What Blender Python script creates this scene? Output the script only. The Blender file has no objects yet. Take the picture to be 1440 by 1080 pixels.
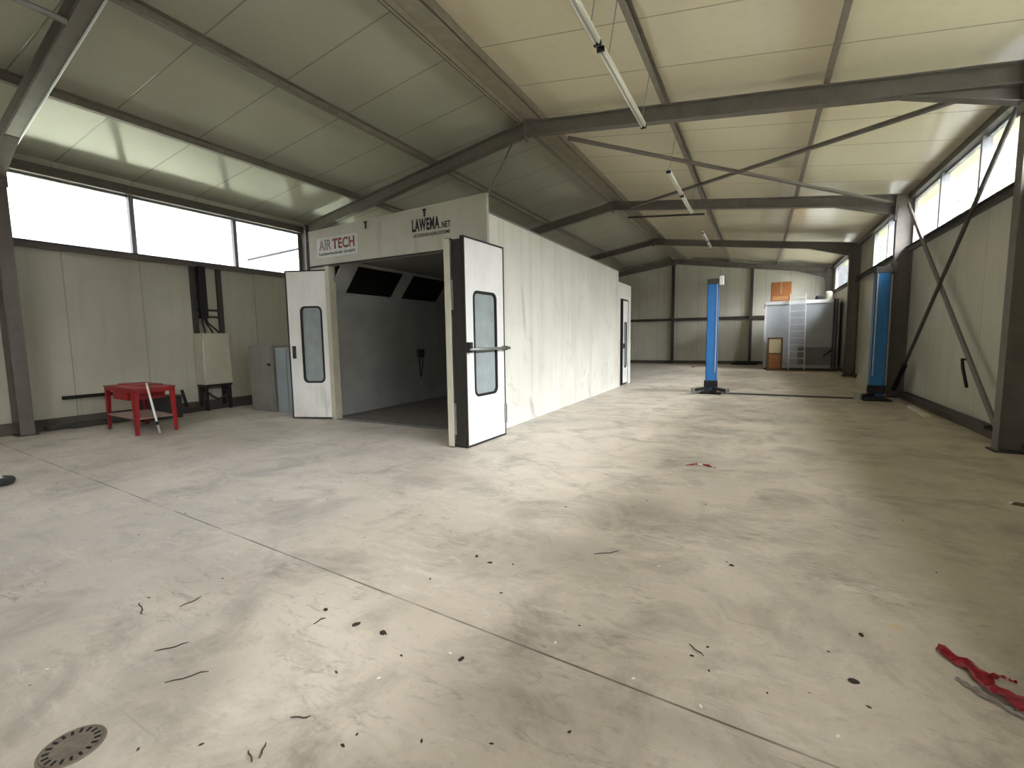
import bpy, bmesh, math, random
from mathutils import Vector, Matrix, noise

random.seed(7)
C = bpy.context.scene.collection
PI = math.pi


def srgb(r, g, b):
    def f(c):
        c /= 255.0
        return c / 12.92 if c <= 0.04045 else ((c + 0.055) / 1.055) ** 2.4
    return (f(r), f(g), f(b), 1.0)


# ------------------------------------------------------------------ materials
class NT:
    def __init__(self, name):
        self.m = bpy.data.materials.new(name)
        self.m.use_nodes = True
        self.t = self.m.node_tree
        self.t.nodes.clear()
        self.out = self.n('ShaderNodeOutputMaterial')
        self.co = self.n('ShaderNodeTexCoord').outputs['Object']

    def n(self, typ, **kw):
        nd = self.t.nodes.new(typ)
        for k, v in kw.items():
            setattr(nd, k, v)
        return nd

    def l(self, a, b):
        self.t.links.new(a, b)

    def setin(self, node, key, v):
        if hasattr(v, 'links') or isinstance(v, bpy.types.NodeSocket):
            self.l(v, node.inputs[key])
        else:
            node.inputs[key].default_value = v

    def math(self, op, a, b=0.0, clamp=False):
        nd = self.n('ShaderNodeMath', operation=op)
        nd.use_clamp = clamp
        self.setin(nd, 0, a)
        self.setin(nd, 1, b)
        return nd.outputs[0]

    def map(self, scale=(1, 1, 1), rot=(0, 0, 0), loc=(0, 0, 0)):
        nd = self.n('ShaderNodeMapping')
        nd.inputs['Scale'].default_value = scale
        nd.inputs['Rotation'].default_value = rot
        nd.inputs['Location'].default_value = loc
        self.l(self.co, nd.inputs['Vector'])
        return nd.outputs[0]

    def noise(self, scale, detail=4, rough=0.55, vec=None, dist=0.0):
        nd = self.n('ShaderNodeTexNoise')
        nd.inputs['Scale'].default_value = scale
        nd.inputs['Detail'].default_value = detail
        nd.inputs['Roughness'].default_value = rough
        nd.inputs['Distortion'].default_value = dist
        self.l(vec if vec is not None else self.co, nd.inputs['Vector'])
        return nd.outputs['Fac']

    def ramp(self, fac, lo, hi, a=0.0, b=1.0):
        nd = self.n('ShaderNodeMapRange')
        nd.clamp = True
        self.setin(nd, 'Value', fac)
        nd.inputs['From Min'].default_value = lo
        nd.inputs['From Max'].default_value = hi
        nd.inputs['To Min'].default_value = a
        nd.inputs['To Max'].default_value = b
        return nd.outputs[0]

    def mix(self, fac, a, b, mode='MIX'):
        nd = self.n('ShaderNodeMix', data_type='RGBA', blend_type=mode)
        self.setin(nd, 0, fac)
        self.setin(nd, 6, a)
        self.setin(nd, 7, b)
        return nd.outputs[2]

    def xyz(self):
        nd = self.n('ShaderNodeSeparateXYZ')
        self.l(self.co, nd.inputs[0])
        return nd.outputs

    def bump(self, h, strength=0.2, dist=0.02):
        nd = self.n('ShaderNodeBump')
        nd.inputs['Strength'].default_value = strength
        nd.inputs['Distance'].default_value = dist
        self.l(h, nd.inputs['Height'])
        return nd.outputs[0]

    def bsdf(self, col, rough=0.5, metal=0.0, spec=0.5, normal=None, coat=0.0):
        p = self.n('ShaderNodeBsdfPrincipled')
        self.setin(p, 'Base Color', col)
        self.setin(p, 'Roughness', rough)
        p.inputs['Metallic'].default_value = metal
        p.inputs['Specular IOR Level'].default_value = spec
        p.inputs['Coat Weight'].default_value = coat
        p.inputs['Coat Roughness'].default_value = 0.08
        if normal is not None:
            self.l(normal, p.inputs['Normal'])
        self.l(p.outputs[0], self.out.inputs[0])
        return self.m

    def seams(self, axis, pitch, width, off=0.0):
        """1 on thin lines repeating along one local axis"""
        v = self.math('ADD', self.xyz()[axis], off + 100.0 * pitch)
        f = self.math('MODULO', v, pitch)
        d = self.math('ABSOLUTE', self.math('SUBTRACT', f, pitch / 2))
        return self.ramp(d, width * 0.5, width, 1.0, 0.0)


def paint(name, rgb, rough=0.5, var=0.12, scale=6.0, dirt=None, metal=0.0, spec=0.5):
    t = NT(name)
    c = srgb(*rgb)
    d = tuple(x * (1 - var) for x in c[:3]) + (1,)
    col = t.mix(t.ramp(t.noise(scale, 6), 0.35, 0.7), c, d)
    if dirt:
        col = t.mix(t.ramp(t.noise(scale * 2.3, 8, 0.7), 0.58, 0.75, 0, 0.7), col, srgb(*dirt))
    return t.bsdf(col, rough, metal, spec)


def panel_mat(name, rgb, axis, pitch, off=0.0, rough=0.3, streak=0.12, width=0.012, seam=(70, 68, 60), mottle=(150, 148, 132), ribs=0.0, other=None):
    t = NT(name)
    c = srgb(*rgb)
    big = t.ramp(t.noise(0.55, 4), 0.4, 0.75, 0, 0.45)
    col = t.mix(big, c, srgb(*mottle))
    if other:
        # left slope painted greyer than the right: its weaker light put into the colour
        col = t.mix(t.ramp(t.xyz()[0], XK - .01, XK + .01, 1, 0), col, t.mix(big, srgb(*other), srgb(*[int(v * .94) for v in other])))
    # rain / rust streaks running down the sheet
    sc = [7.0, 7.0, 7.0]
    for k in range(3):
        sc[k] = 7.0
    sc[2 if axis != 2 else 0] = 0.5
    st = t.noise(1.0, 5, 0.6, vec=t.map(tuple(sc)))
    col = t.mix(t.ramp(st, 0.52, 0.8, 0, streak * 3), col, srgb(int(rgb[0] * .72), int(rgb[1] * .7), int(rgb[2] * .64)))
    s = t.seams(axis, pitch, width, off)
    col = t.mix(t.math('MULTIPLY', s, 0.5), col, srgb(*seam))
    h = t.math('MULTIPLY', s, -1.0)
    if ribs:
        v = t.math('SINE', t.math('MULTIPLY', t.xyz()[axis], 2 * PI / ribs))
        h = t.math('ADD', h, t.math('MULTIPLY', v, 0.10))
    return t.bsdf(col, rough, 0, 0.5, t.bump(h, 0.35, 0.006))


M = {}
XL, XR, XK = -11.125, 3.0, -4.06


def make_materials():
    # concrete floor
    t = NT('concrete_floor')
    base = srgb(186, 174, 155)
    pale = srgb(216, 204, 186)
    dark = srgb(136, 126, 111)
    blue = srgb(180, 182, 186)
    n1 = t.noise(0.55, 6, 0.6)
    n2 = t.noise(1.7, 8, 0.65, dist=0.6)
    diag = t.map((0.9, 3.2, 1), (0, 0, math.radians(-28)))
    n3 = t.noise(1.1, 8, 0.68, vec=diag, dist=0.8)
    n4 = t.noise(26, 6, 0.7)
    col = t.mix(t.ramp(n1, 0.35, 0.68), base, pale)
    col = t.mix(t.ramp(n2, 0.48, 0.68, 0, 0.75), col, dark)
    col = t.mix(t.ramp(n3, 0.50, 0.70, 0, 0.5), col, pale)
    col = t.mix(t.ramp(t.noise(0.9, 7, 0.62, vec=t.map((1.4, 1, 1), (0, 0, .4), (7, 3, 0)), dist=.5), 0.52, 0.68, 0, 0.55), col, srgb(158, 150, 136))
    # bluish grey washed zone towards the left of the hall
    x = t.xyz()
    lz = t.ramp(x[0], -4.5, -1.5, 1, 0)
    col = t.mix(t.math('MULTIPLY', lz, 0.28), col, blue)
    col = t.mix(t.ramp(n4, 0.55, 0.75, 0, 0.35), col, srgb(120, 112, 100))
    # dusty scuffs: fine streaks drawn across the slab, broken up by a coarser mask
    fs = t.noise(1.0, 9, 0.72, vec=t.map((3.5, 13, 1), (0, 0, math.radians(-35))), dist=1.0)
    fm = t.ramp(t.noise(1.1, 4, vec=t.map(loc=(3, 8, 0))), 0.42, 0.6)
    col = t.mix(t.math('MULTIPLY', t.ramp(fs, 0.52, 0.66, 0, 0.6), fm), col, srgb(222, 214, 200))
    fs2 = t.noise(1.0, 9, 0.75, vec=t.map((5, 16, 1), (0, 0, math.radians(-50)), (4, 2, 0)), dist=1.0)
    col = t.mix(t.math('MULTIPLY', t.ramp(fs2, 0.53, 0.66, 0, 0.6), t.ramp(t.noise(1.4, 4, vec=t.map(loc=(9, 1, 0))), 0.45, 0.6)), col, srgb(120, 110, 96))
    # fine dark specks
    v = t.n('ShaderNodeTexVoronoi')
    v.inputs['Scale'].default_value = 9.0
    t.l(t.co, v.inputs['Vector'])
    sp = t.ramp(v.outputs['Distance'], 0.03, 0.07, 1, 0)
    msk = t.ramp(t.noise(1.3, 3), 0.52, 0.6)
    col = t.mix(t.math('MULTIPLY', t.math('MULTIPLY', sp, msk), 0.8), col, srgb(78, 70, 60))
    # scratches
    for rot, off in ((0.5, 0), (-0.9, 5), (1.3, 9)):
        w = t.noise(1.0, 2, 0.5, vec=t.map((1.1, 34, 1), (0, 0, rot), (off, 0, 0)))
        k = t.ramp(w, 0.72, 0.76)
        k = t.math('MULTIPLY', k, t.ramp(t.noise(0.8, 2, vec=t.map(loc=(off, off, 0))), 0.5, 0.6))
        col = t.mix(t.math('MULTIPLY', k, 0.5), col, srgb(118, 110, 98))
    # oil-dark patches with a shape of their own (x, y, r, strength)
    wob = t.math('MULTIPLY', t.math('SUBTRACT', t.noise(3.0, 6, 0.6), 0.5), 0.9)
    for (px, py, rx, ry, a) in ((-1.2, 2.9, 0.55, 0.28, 0.5), (-0.85, 3.9, 0.6, 0.35, .42), (-1.75, 2.6, .5, .3, .3),
                                (-6.2, 2.2, 1.2, .4, .3), (-3.0, 1.6, .5, .3, .35), (1.45, 3.1, .45, .5, .4), (1.05, 2.55, .35, .2, .45),
                                (-0.8, 1.55, .5, .22, .3), (-7.6, 4.2, 1.6, .7, .35), (-5.6, 5.6, .9, .3, .4), (-.2, 1.75, .35, .12, .45),
                                (0.2, 9.2, .7, .4, .3), (-2.2, 1.0, .25, .22, .45)):
        dx = t.math('DIVIDE', t.math('SUBTRACT', x[0], px), rx)
        dy = t.math('DIVIDE', t.math('SUBTRACT', x[1], py), ry)
        d = t.math('SQRT', t.math('ADD', t.math('MULTIPLY', dx, dx), t.math('MULTIPLY', dy, dy)))
        k = t.ramp(t.math('ADD', d, wob), 0.25, 1.25, a, 0.0)
        col = t.mix(t.math('MULTIPLY', k, 0.7), col, srgb(122, 114, 101))
    # small yellow-ochre spot
    dx = t.math('SUBTRACT', x[0], 0.67)
    dy = t.math('SUBTRACT', x[1], 2.89)
    d = t.math('SQRT', t.math('ADD', t.math('MULTIPLY', dx, dx), t.math('MULTIPLY', dy, dy)))
    col = t.mix(t.ramp(t.math('ADD', d, t.math('MULTIPLY', wob, 0.03)), 0.015, 0.045, .6, 0), col, srgb(206, 176, 112))
    # saw-cut joint across the slab: y = 1.88 - 0.055 (x + 1), plus one far one
    jy = t.math('ADD', x[1], t.math('MULTIPLY', t.math('ADD', x[0], 0.6), 0.062))
    jd = t.math('ABSOLUTE', t.math('SUBTRACT', jy, 1.872))
    jk = t.ramp(jd, 0.003, 0.008, 1, 0)
    jk = t.math('MULTIPLY', jk, t.ramp(t.noise(2.0, 3), 0.38, 0.55, .25, .95))
    col = t.mix(jk, col, srgb(88, 80, 68))
    hgt = t.math('ADD', n2, t.math('MULTIPLY', n4, 0.4))
    rough = t.ramp(n1, 0.3, 0.7, 0.42, 0.6)
    M['floor'] = t.bsdf(col, rough, 0, 0.4, t.bump(hgt, 0.12, 0.01))

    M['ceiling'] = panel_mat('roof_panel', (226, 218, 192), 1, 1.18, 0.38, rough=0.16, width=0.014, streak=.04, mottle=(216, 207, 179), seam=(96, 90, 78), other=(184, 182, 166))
    M['wall_y'] = panel_mat('wall_panel_side', (196, 194, 178), 1, 1.2, 0.5, rough=0.35, streak=.1, seam=(120, 118, 108))
    M['wall_x'] = panel_mat('wall_panel_gable', (200, 198, 182), 0, 1.05, 0.3, rough=0.35, streak=.12, seam=(105, 103, 94))
    M['plinth'] = paint('plinth_concrete', (92, 86, 76), 0.85, 0.4, 3)
    M['steel'] = paint('grey_steel_paint', (112, 105, 98), 0.42, 0.2, 5, (92, 84, 74))
    M['steel_dark'] = paint('dark_steel', (68, 63, 58), 0.5, 0.25, 5)
    M['purlin'] = paint('purlin_steel', (134, 126, 114), 0.45, 0.25, 7, (100, 90, 78))
    M['ridge'] = paint('ridge_plate', (150, 142, 124), 0.5, 0.2, 5, (130, 116, 96))
    M['galv'] = paint('galvanised_steel', (150, 150, 148), 0.38, 0.2, 9, None, 0.6)
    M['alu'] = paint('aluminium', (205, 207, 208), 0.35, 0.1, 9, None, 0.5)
    M['alu_dull'] = paint('aluminium_dull', (150, 150, 156), 0.4, 0.12, 6)
    M['black'] = paint('black_rubber', (24, 22, 20), 0.6, 0.3, 12)
    M['dirty_black'] = paint('grimy_gasket', (40, 36, 31), 0.7, 0.3, 18, (92, 84, 72))
    M['white'] = paint('white_enamel', (226, 224, 214), 0.4, 0.08, 6)
    M['tube'] = paint('lamp_tube', (236, 236, 228), 0.25, 0.03, 5)
    M['cream'] = paint('cream_enamel', (196, 192, 172), 0.4, 0.12, 4)
    M['grey_box'] = paint('grey_cabinet', (132, 130, 122), 0.5, 0.2, 3)
    M['bluegrey'] = paint('bluegrey_cabinet', (150, 162, 168), 0.4, 0.15, 3)
    M['red'] = paint('red_enamel', (158, 14, 18), 0.42, 0.3, 7)
    M['red_top'] = paint('worn_red', (160, 54, 50), 0.45, 0.35, 9, (150, 110, 100))
    M['shelf'] = paint('worn_shelf', (172, 140, 134), 0.5, 0.3, 9)
    M['dark_box'] = paint('dark_plastic', (52, 50, 46), 0.6, 0.3, 7)
    M['blue'] = paint('blue_enamel', (44, 114, 180), 0.4, 0.18, 3, (54, 100, 142))
    M['cabin'] = paint('cabin_sheet', (176, 180, 184), 0.45, 0.16, 1.6)
    M['cabin_low'] = paint('cabin_lower_sheet', (126, 128, 128), 0.5, 0.2, 2)
    M['cabin_trim'] = paint('cabin_trim', (206, 206, 204), 0.4, 0.1, 4)
    M['card'] = paint('cardboard', (166, 106, 58), 0.85, 0.18, 5)
    M['tape'] = paint('packing_tape', (188, 140, 90), 0.3, 0.08, 5)
    M['wood'] = paint('brown_wood', (168, 108, 58), 0.55, 0.3, 8)
    M['wood_dark'] = paint('dark_wood', (110, 78, 44), 0.55, 0.3, 8)
    M['cream_glass'] = paint('yellowed_glass', (206, 192, 150), 0.2, 0.1, 6)
    M['leaf'] = paint('dead_leaf', (58, 46, 34), 0.9, 0.4, 40)
    M['twig'] = paint('twig_bark', (74, 64, 52), 0.9, 0.4, 40)
    M['chip'] = paint('paint_chip', (236, 234, 226), 0.5, 0.05, 30)
    M['iron'] = paint('cast_iron', (124, 113, 98), 0.75, 0.35, 30, (92, 80, 66))
    M['hole'] = paint('drain_dark', (22, 17, 13), 0.9, 0.2, 30)
    M['black_ink'] = paint('black_ink', (24, 23, 20), 0.5, 0.1, 20)
    M['red_ink'] = paint('faded_red_ink', (158, 70, 66), 0.5, 0.35, 30, (178, 140, 132))
    M['pale_ink'] = paint('bleached_ink', (172, 158, 150), .5, .3, 30)
    M['grey_ink'] = paint('grey_ink', (84, 84, 78), .5, .2, 30)
    M['sticker'] = paint('sticker_film', (202, 204, 196), 0.35, 0.06, 9)
    M['inside'] = paint('booth_inner', (168, 168, 162), 0.55, 0.2, 2)
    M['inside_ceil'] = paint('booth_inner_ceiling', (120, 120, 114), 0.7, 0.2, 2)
    M['inside_floor'] = paint('booth_inner_floor', (120, 114, 106), 0.8, 0.3, 3)
    M['booth_lamp'] = paint('smoked_lamp_glass', (30, 30, 26), 0.12, 0.2, 3)
    M['tyre'] = paint('tyre_rubber', (62, 62, 60), 0.7, 0.25, 20)
    M['bark'] = paint('bark', (92, 78, 62), 0.9, 0.3, 6)
    M['foliage'] = paint('foliage', (126, 150, 96), 0.6, 0.35, 2)
    M['ground'] = paint('outside_ground', (64, 66, 50), 0.9, 0.3, 1)

    # white booth sheet with overspray dirt
    t = NT('booth_sheet')
    c = srgb(224, 223, 211)
    col = t.mix(t.ramp(t.noise(0.8, 5), 0.4, 0.7, 0, .45), c, srgb(196, 196, 182))
    st = t.noise(1.0, 7, 0.62, vec=t.map((3.2, 3.2, 0.30)), dist=.1)
    col = t.mix(t.ramp(st, 0.50, 0.78, 0, 0.5), col, srgb(176, 177, 168))
    sm = t.noise(1.6, 8, 0.7, vec=t.map((1, 1, 0.7), loc=(3, 1, 4)), dist=1.2)
    low = t.ramp(t.xyz()[2], 0.2, 2.2, 1, .25)
    col = t.mix(t.math('MULTIPLY', t.ramp(sm, 0.55, 0.7, 0, 0.55), low), col, srgb(132, 132, 126))
    col = t.mix(t.math('MULTIPLY', t.seams(1, 1.15, 0.008, 0.2), 0.35), col, srgb(120, 120, 110))
    # pale pink overspray near the exit door
    x = t.xyz()
    pk = t.math('MULTIPLY', t.ramp(t.math('ABSOLUTE', t.math('SUBTRACT', x[1], 7.35)), 0.1, 0.75, 1, 0),
                t.ramp(t.math('ABSOLUTE', t.math('SUBTRACT', x[2], 0.8)), 0.3, 0.9, 1, 0))
    col = t.mix(t.math('MULTIPLY', pk, t.ramp(t.noise(3, 5), .4, .7, 0, .35)), col, srgb(214, 168, 168))
    # one dark scuff
    sx = t.math('ABSOLUTE', t.math('SUBTRACT', t.math('ADD', x[1], t.math('MULTIPLY', x[2], 0.12)), 1.45))
    sk = t.math('MULTIPLY', t.ramp(sx, 0.01, 0.07, 1, 0), t.ramp(t.math('ABSOLUTE', t.math('SUBTRACT', x[2], 2.0)), 0.2, 0.6, 1, 0))
    col = t.mix(t.math('MULTIPLY', sk, 0.35), col, srgb(110, 108, 100))
    M['booth'] = t.bsdf(col, 0.42, 0, 0.4)

    t = NT('booth_header_sheet')
    col = t.mix(t.ramp(t.noise(1.1, 5), 0.4, 0.7, 0, .6), srgb(188, 186, 170), srgb(164, 162, 148))
    st = t.noise(1.0, 6, 0.6, vec=t.map((4, 4, 0.8)))
    col = t.mix(t.ramp(st, 0.55, 0.75, 0, 0.5), col, srgb(130, 126, 112))
    M['booth_head'] = t.bsdf(col, 0.45, 0, 0.4)

    t = NT('door_sheet')
    col = t.mix(t.ramp(t.noise(2.2, 6), 0.4, 0.7, 0, .5), srgb(240, 240, 236), srgb(220, 220, 214))
    st = t.noise(1.0, 7, 0.65, vec=t.map((9, 9, 1.2)))
    lowz = t.ramp(t.xyz()[2], 0.0, 0.9, 1, .15)
    col = t.mix(t.math('MULTIPLY', t.ramp(st, 0.5, 0.7, 0, 0.55), lowz), col, srgb(150, 148, 142))
    M['door'] = t.bsdf(col, 0.3, 0, 0.5)

    # window panes that let the daylight through
    def glass(name, tint, fac, milky=0.0):
        t = NT(name)
        tr = t.n('ShaderNodeBsdfTransparent')
        tr.inputs[0].default_value = tint
        gl = t.n('ShaderNodeBsdfGlossy')
        gl.inputs['Roughness'].default_value = 0.03
        fr = t.n('ShaderNodeFresnel')
        fr.inputs[0].default_value = 1.45
        mx = t.n('ShaderNodeMixShader')
        t.l(t.math('MULTIPLY', fr.outputs[0], fac), mx.inputs[0])
        t.l(tr.outputs[0], mx.inputs[1])
        t.l(gl.outputs[0], mx.inputs[2])
        last = mx.outputs[0]
        if milky:
            df = t.n('ShaderNodeBsdfDiffuse')
            df.inputs[0].default_value = srgb(190, 198, 196)
            m2 = t.n('ShaderNodeMixShader')
            t.setin(m2, 0, t.ramp(t.noise(5, 5), .3, .7, milky * .8, milky))
            t.l(last, m2.inputs[1])
            t.l(df.outputs[0], m2.inputs[2])
            last = m2.outputs[0]
        t.l(last, t.out.inputs[0])
        return t.m
    M['pane'] = glass('window_glass', (0.96, 0.98, 1.0, 1), 0.8)
    M['door_glass'] = glass('dusty_door_glass', (0.72, 0.82, 0.84, 1), 1.0, 0.62)


make_materials()

# ------------------------------------------------------------------ mesh tools
class MB:
    def __init__(self):
        self.bm = bmesh.new()

    def box(self, x0, x1, y0, y1, z0, z1):
        v = [self.bm.verts.new(p) for p in ((x0, y0, z0), (x1, y0, z0), (x1, y1, z0), (x0, y1, z0),
                                            (x0, y0, z1), (x1, y0, z1), (x1, y1, z1), (x0, y1, z1))]
        for f in ((0, 3, 2, 1), (4, 5, 6, 7), (0, 1, 5, 4), (1, 2, 6, 5), (2, 3, 7, 6), (3, 0, 4, 7)):
            self.bm.faces.new([v[i] for i in f])
        return self

    def bar(self, p0, p1, w, h, up=(0, 0, 1)):
        """rectangular bar from p0 to p1, w across, h along 'up'"""
        p0, p1 = Vector(p0), Vector(p1)
        d = (p1 - p0).normalized()
        s = d.cross(Vector(up))
        if s.length < 1e-5:
            s = d.cross(Vector((1, 0, 0)))
        s.normalize()
        u = s.cross(d).normalized()
        s, u = s * w / 2, u * h / 2
        v = [self.bm.verts.new(p) for p in (p0 - s - u, p0 + s - u, p0 + s + u, p0 - s + u,
                                            p1 - s - u, p1 + s - u, p1 + s + u, p1 - s + u)]
        for f in ((0, 3, 2, 1), (4, 5, 6, 7), (0, 1, 5, 4), (1, 2, 6, 5), (2, 3, 7, 6), (3, 0, 4, 7)):
            self.bm.faces.new([v[i] for i in f])
        return self

    def ibeam(self, p0, p1, depth, width, tf=0.016, tw=0.010, up=(0, 0, 1)):
        p0, p1, up = Vector(p0), Vector(p1), Vector(up)
        d = (p1 - p0).normalized()
        s = d.cross(up).normalized()
        u = s.cross(d).normalized()
        o = u * (depth - tf) / 2
        self.bar(p0 + o, p1 + o, width, tf, u)
        self.bar(p0 - o, p1 - o, width, tf, u)
        self.bar(p0, p1, tw, depth - 1.9 * tf, u)
        return self

    def channel(self, p0, p1, depth, width, t=0.012, up=(0, 0, 1)):
        """C section: web plus two lips on one side"""
        p0, p1, up = Vector(p0), Vector(p1), Vector(up)
        d = (p1 - p0).normalized()
        s = d.cross(up).normalized()
        u = s.cross(d).normalized()
        self.bar(p0, p1, t, depth, u)
        for k in (-1, 1):
            o = u * k * (depth - t) / 2 + s * (width / 2)
            self.bar(p0 + o, p1 + o, width - t, t, u)
        return self

    def tube(self, pts, r, n=10, caps=True):
        pts = [Vector(p) for p in pts]
        rings = []
        for i, p in enumerate(pts):
            d = (pts[min(i + 1, len(pts) - 1)] - pts[max(i - 1, 0)]).normalized()
            a = d.orthogonal().normalized() if i == 0 else (rings[-1][1] - d * rings[-1][1].dot(d)).normalized()
            b = d.cross(a)
            rr = r[i] if isinstance(r, (list, tuple)) else r
            rings.append(([self.bm.verts.new(p + (a * math.cos(2 * PI * k / n) + b * math.sin(2 * PI * k / n)) * rr) for k in range(n)], a))
        for (ra, _), (rb, _) in zip(rings, rings[1:]):
            for k in range(n):
                self.bm.faces.new((ra[k], ra[(k + 1) % n], rb[(k + 1) % n], rb[k]))
        if caps:
            self.bm.faces.new(list(reversed(rings[0][0])))
            self.bm.faces.new(rings[-1][0])
        return self

    def prism(self, poly, axis, a, b):
        """polygon of 2-D points extruded along an axis from a to b"""
        def P(p, t):
            return {'x': (t, p[0], p[1]), 'y': (p[0], t, p[1]), 'z': (p[0], p[1], t)}[axis]
        lo = [self.bm.verts.new(P(p, a)) for p in poly]
        hi = [self.bm.verts.new(P(p, b)) for p in poly]
        n = len(poly)
        self.bm.faces.new(lo)
        self.bm.faces.new(list(reversed(hi)))
        for i in range(n):
            self.bm.faces.new((lo[i], hi[i], hi[(i + 1) % n], lo[(i + 1) % n]))
        return self

    def torus(self, c, R, r, n=28, m=10, axis='z'):
        rows = []
        for i in range(n):
            a = 2 * PI * i / n
            row = []
            for j in range(m):
                b = 2 * PI * j / m
                q = ((R + r * math.cos(b)) * math.cos(a), (R + r * math.cos(b)) * math.sin(a), r * math.sin(b))
                if axis == 'y':
                    q = (q[0], q[2], q[1])
                row.append(self.bm.verts.new(Vector(c) + Vector(q)))
            rows.append(row)
        for i in range(n):
            for j in range(m):
                self.bm.faces.new((rows[i][j], rows[(i + 1) % n][j], rows[(i + 1) % n][(j + 1) % m], rows[i][(j + 1) % m]))
        return self

    def ring(self, outer, inner, axis, a, b):
        """flat frame between two loops of equal length, extruded"""
        def P(p, t):
            return {'x': (t, p[0], p[1]), 'y': (p[0], t, p[1]), 'z': (p[0], p[1], t)}[axis]
        L = [[self.bm.verts.new(P(p, t)) for p in loop] for t in (a, b) for loop in (outer, inner)]
        n = len(outer)
        for i in range(n):
            j = (i + 1) % n
            self.bm.faces.new((L[0][i], L[0][j], L[1][j], L[1][i]))
            self.bm.faces.new((L[2][i], L[3][i], L[3][j], L[2][j]))
            self.bm.faces.new((L[0][i], L[2][i], L[2][j], L[0][j]))
            self.bm.faces.new((L[1][i], L[1][j], L[3][j], L[3][i]))
        return self

    def xform(self, m):
        bmesh.ops.transform(self.bm, matrix=m, verts=self.bm.verts)
        return self

    def build(self, name, mat, parent=None, bevel=0.0, smooth=False):
        bmesh.ops.recalc_face_normals(self.bm, faces=self.bm.faces)
        me = bpy.data.meshes.new(name)
        self.bm.to_mesh(me)
        self.bm.free()
        me.materials.append(M[mat] if isinstance(mat, str) else mat)
        if smooth:
            for p in me.polygons:
                p.use_smooth = True
        o = bpy.data.objects.new(name, me)
        C.objects.link(o)
        if parent is not None:
            o.parent = parent
        if bevel:
            b = o.modifiers.new('bevel', 'BEVEL')
            b.width = bevel
            b.segments = 2
            b.limit_method = 'ANGLE'
        return o


def tag(o, label, cat, group=None):
    o['label'] = label
    o['category'] = cat
    if group:
        o['group'] = group
    return o


def thing(name, label, cat, loc=(0, 0, 0), rz=0.0, group=None):
    o = bpy.data.objects.new(name, None)
    o.empty_display_size = 0.1
    C.objects.link(o)
    o.location = loc
    o.rotation_euler = (0, 0, rz)
    return tag(o, label, cat, group)


def struct(o):
    o['kind'] = 'structure'
    return o


def copy_tree(o, parent=None):
    c = o.copy()
    C.objects.link(c)
    if parent is not None:
        c.parent = parent
    for ch in [k for k in bpy.data.objects if k.parent == o]:
        copy_tree(ch, c)
    return c


def rrect(x0, x1, z0, z1, r, seg=6):
    pts = []
    for cx, cz, a0 in ((x1 - r, z0 + r, -90), (x1 - r, z1 - r, 0), (x0 + r, z1 - r, 90), (x0 + r, z0 + r, 180)):
        for k in range(seg + 1):
            a = math.radians(a0 + 90 * k / seg)
            pts.append((cx + r * math.cos(a), cz + r * math.sin(a)))
    return pts


def text_mesh(name, body, height, width, mat, parent, loc, depth=0.002, shear=0.0, bold=0.0, space=1.0):
    """lettering that reads towards -y, lower left corner at loc"""
    cu = bpy.data.curves.new(name, 'FONT')
    cu.body = body
    cu.size = 1.0
    cu.extrude = 0.0
    cu.offset = bold
    cu.shear = shear
    cu.space_character = space
    tmp = bpy.data.objects.new(name + '_tmp', cu)
    C.objects.link(tmp)
    bpy.context.view_layer.update()
    dg = bpy.context.evaluated_depsgraph_get()
    me = bpy.data.meshes.new_from_object(tmp.evaluated_get(dg))
    bpy.data.objects.remove(tmp)
    bpy.data.curves.remove(cu)
    xs = [v.co.x for v in me.vertices]
    ys = [v.co.y for v in me.vertices]
    x0, x1, y0, y1 = min(xs), max(xs), min(ys), max(ys)
    for v in me.vertices:
        v.co = ((v.co.x - x0) / (x1 - x0) * width, 0, (v.co.y - y0) / (y1 - y0) * height)
    bm = bmesh.new()
    bm.from_mesh(me)
    r = bmesh.ops.extrude_face_region(bm, geom=bm.faces[:])
    bmesh.ops.translate(bm, vec=(0, -depth, 0), verts=[e for e in r['geom'] if isinstance(e, bmesh.types.BMVert)])
    bmesh.ops.recalc_face_normals(bm, faces=bm.faces)
    bm.to_mesh(me)
    bm.free()
    me.materials.append(M[mat])
    me.name = name
    o = bpy.data.objects.new(name, me)
    C.objects.link(o)
    o.parent = parent
    o.location = loc
    return o


# ------------------------------------------------------------------ the hall
ZK, SL = 5.75, 0.144
Y0, Y1 = -3.4, 26.75
ZSL, ZTL = 3.28, 4.43
ZSR, ZTR = 3.42, 4.50


def roof_z(x):
    return ZK - SL * abs(x - XK)


struct(MB().box(XL - .4, XR + .4, Y0 - .2, Y1 + .3, -0.2, 0).build('floor', 'floor'))

mb = MB()
e = 0.12
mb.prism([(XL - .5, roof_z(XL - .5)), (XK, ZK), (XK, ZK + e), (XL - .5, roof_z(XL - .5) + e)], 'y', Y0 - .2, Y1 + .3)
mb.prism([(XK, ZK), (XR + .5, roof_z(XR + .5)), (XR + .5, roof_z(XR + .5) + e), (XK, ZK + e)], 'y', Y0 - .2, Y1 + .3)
struct(mb.build('ceiling', 'ceiling'))

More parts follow.
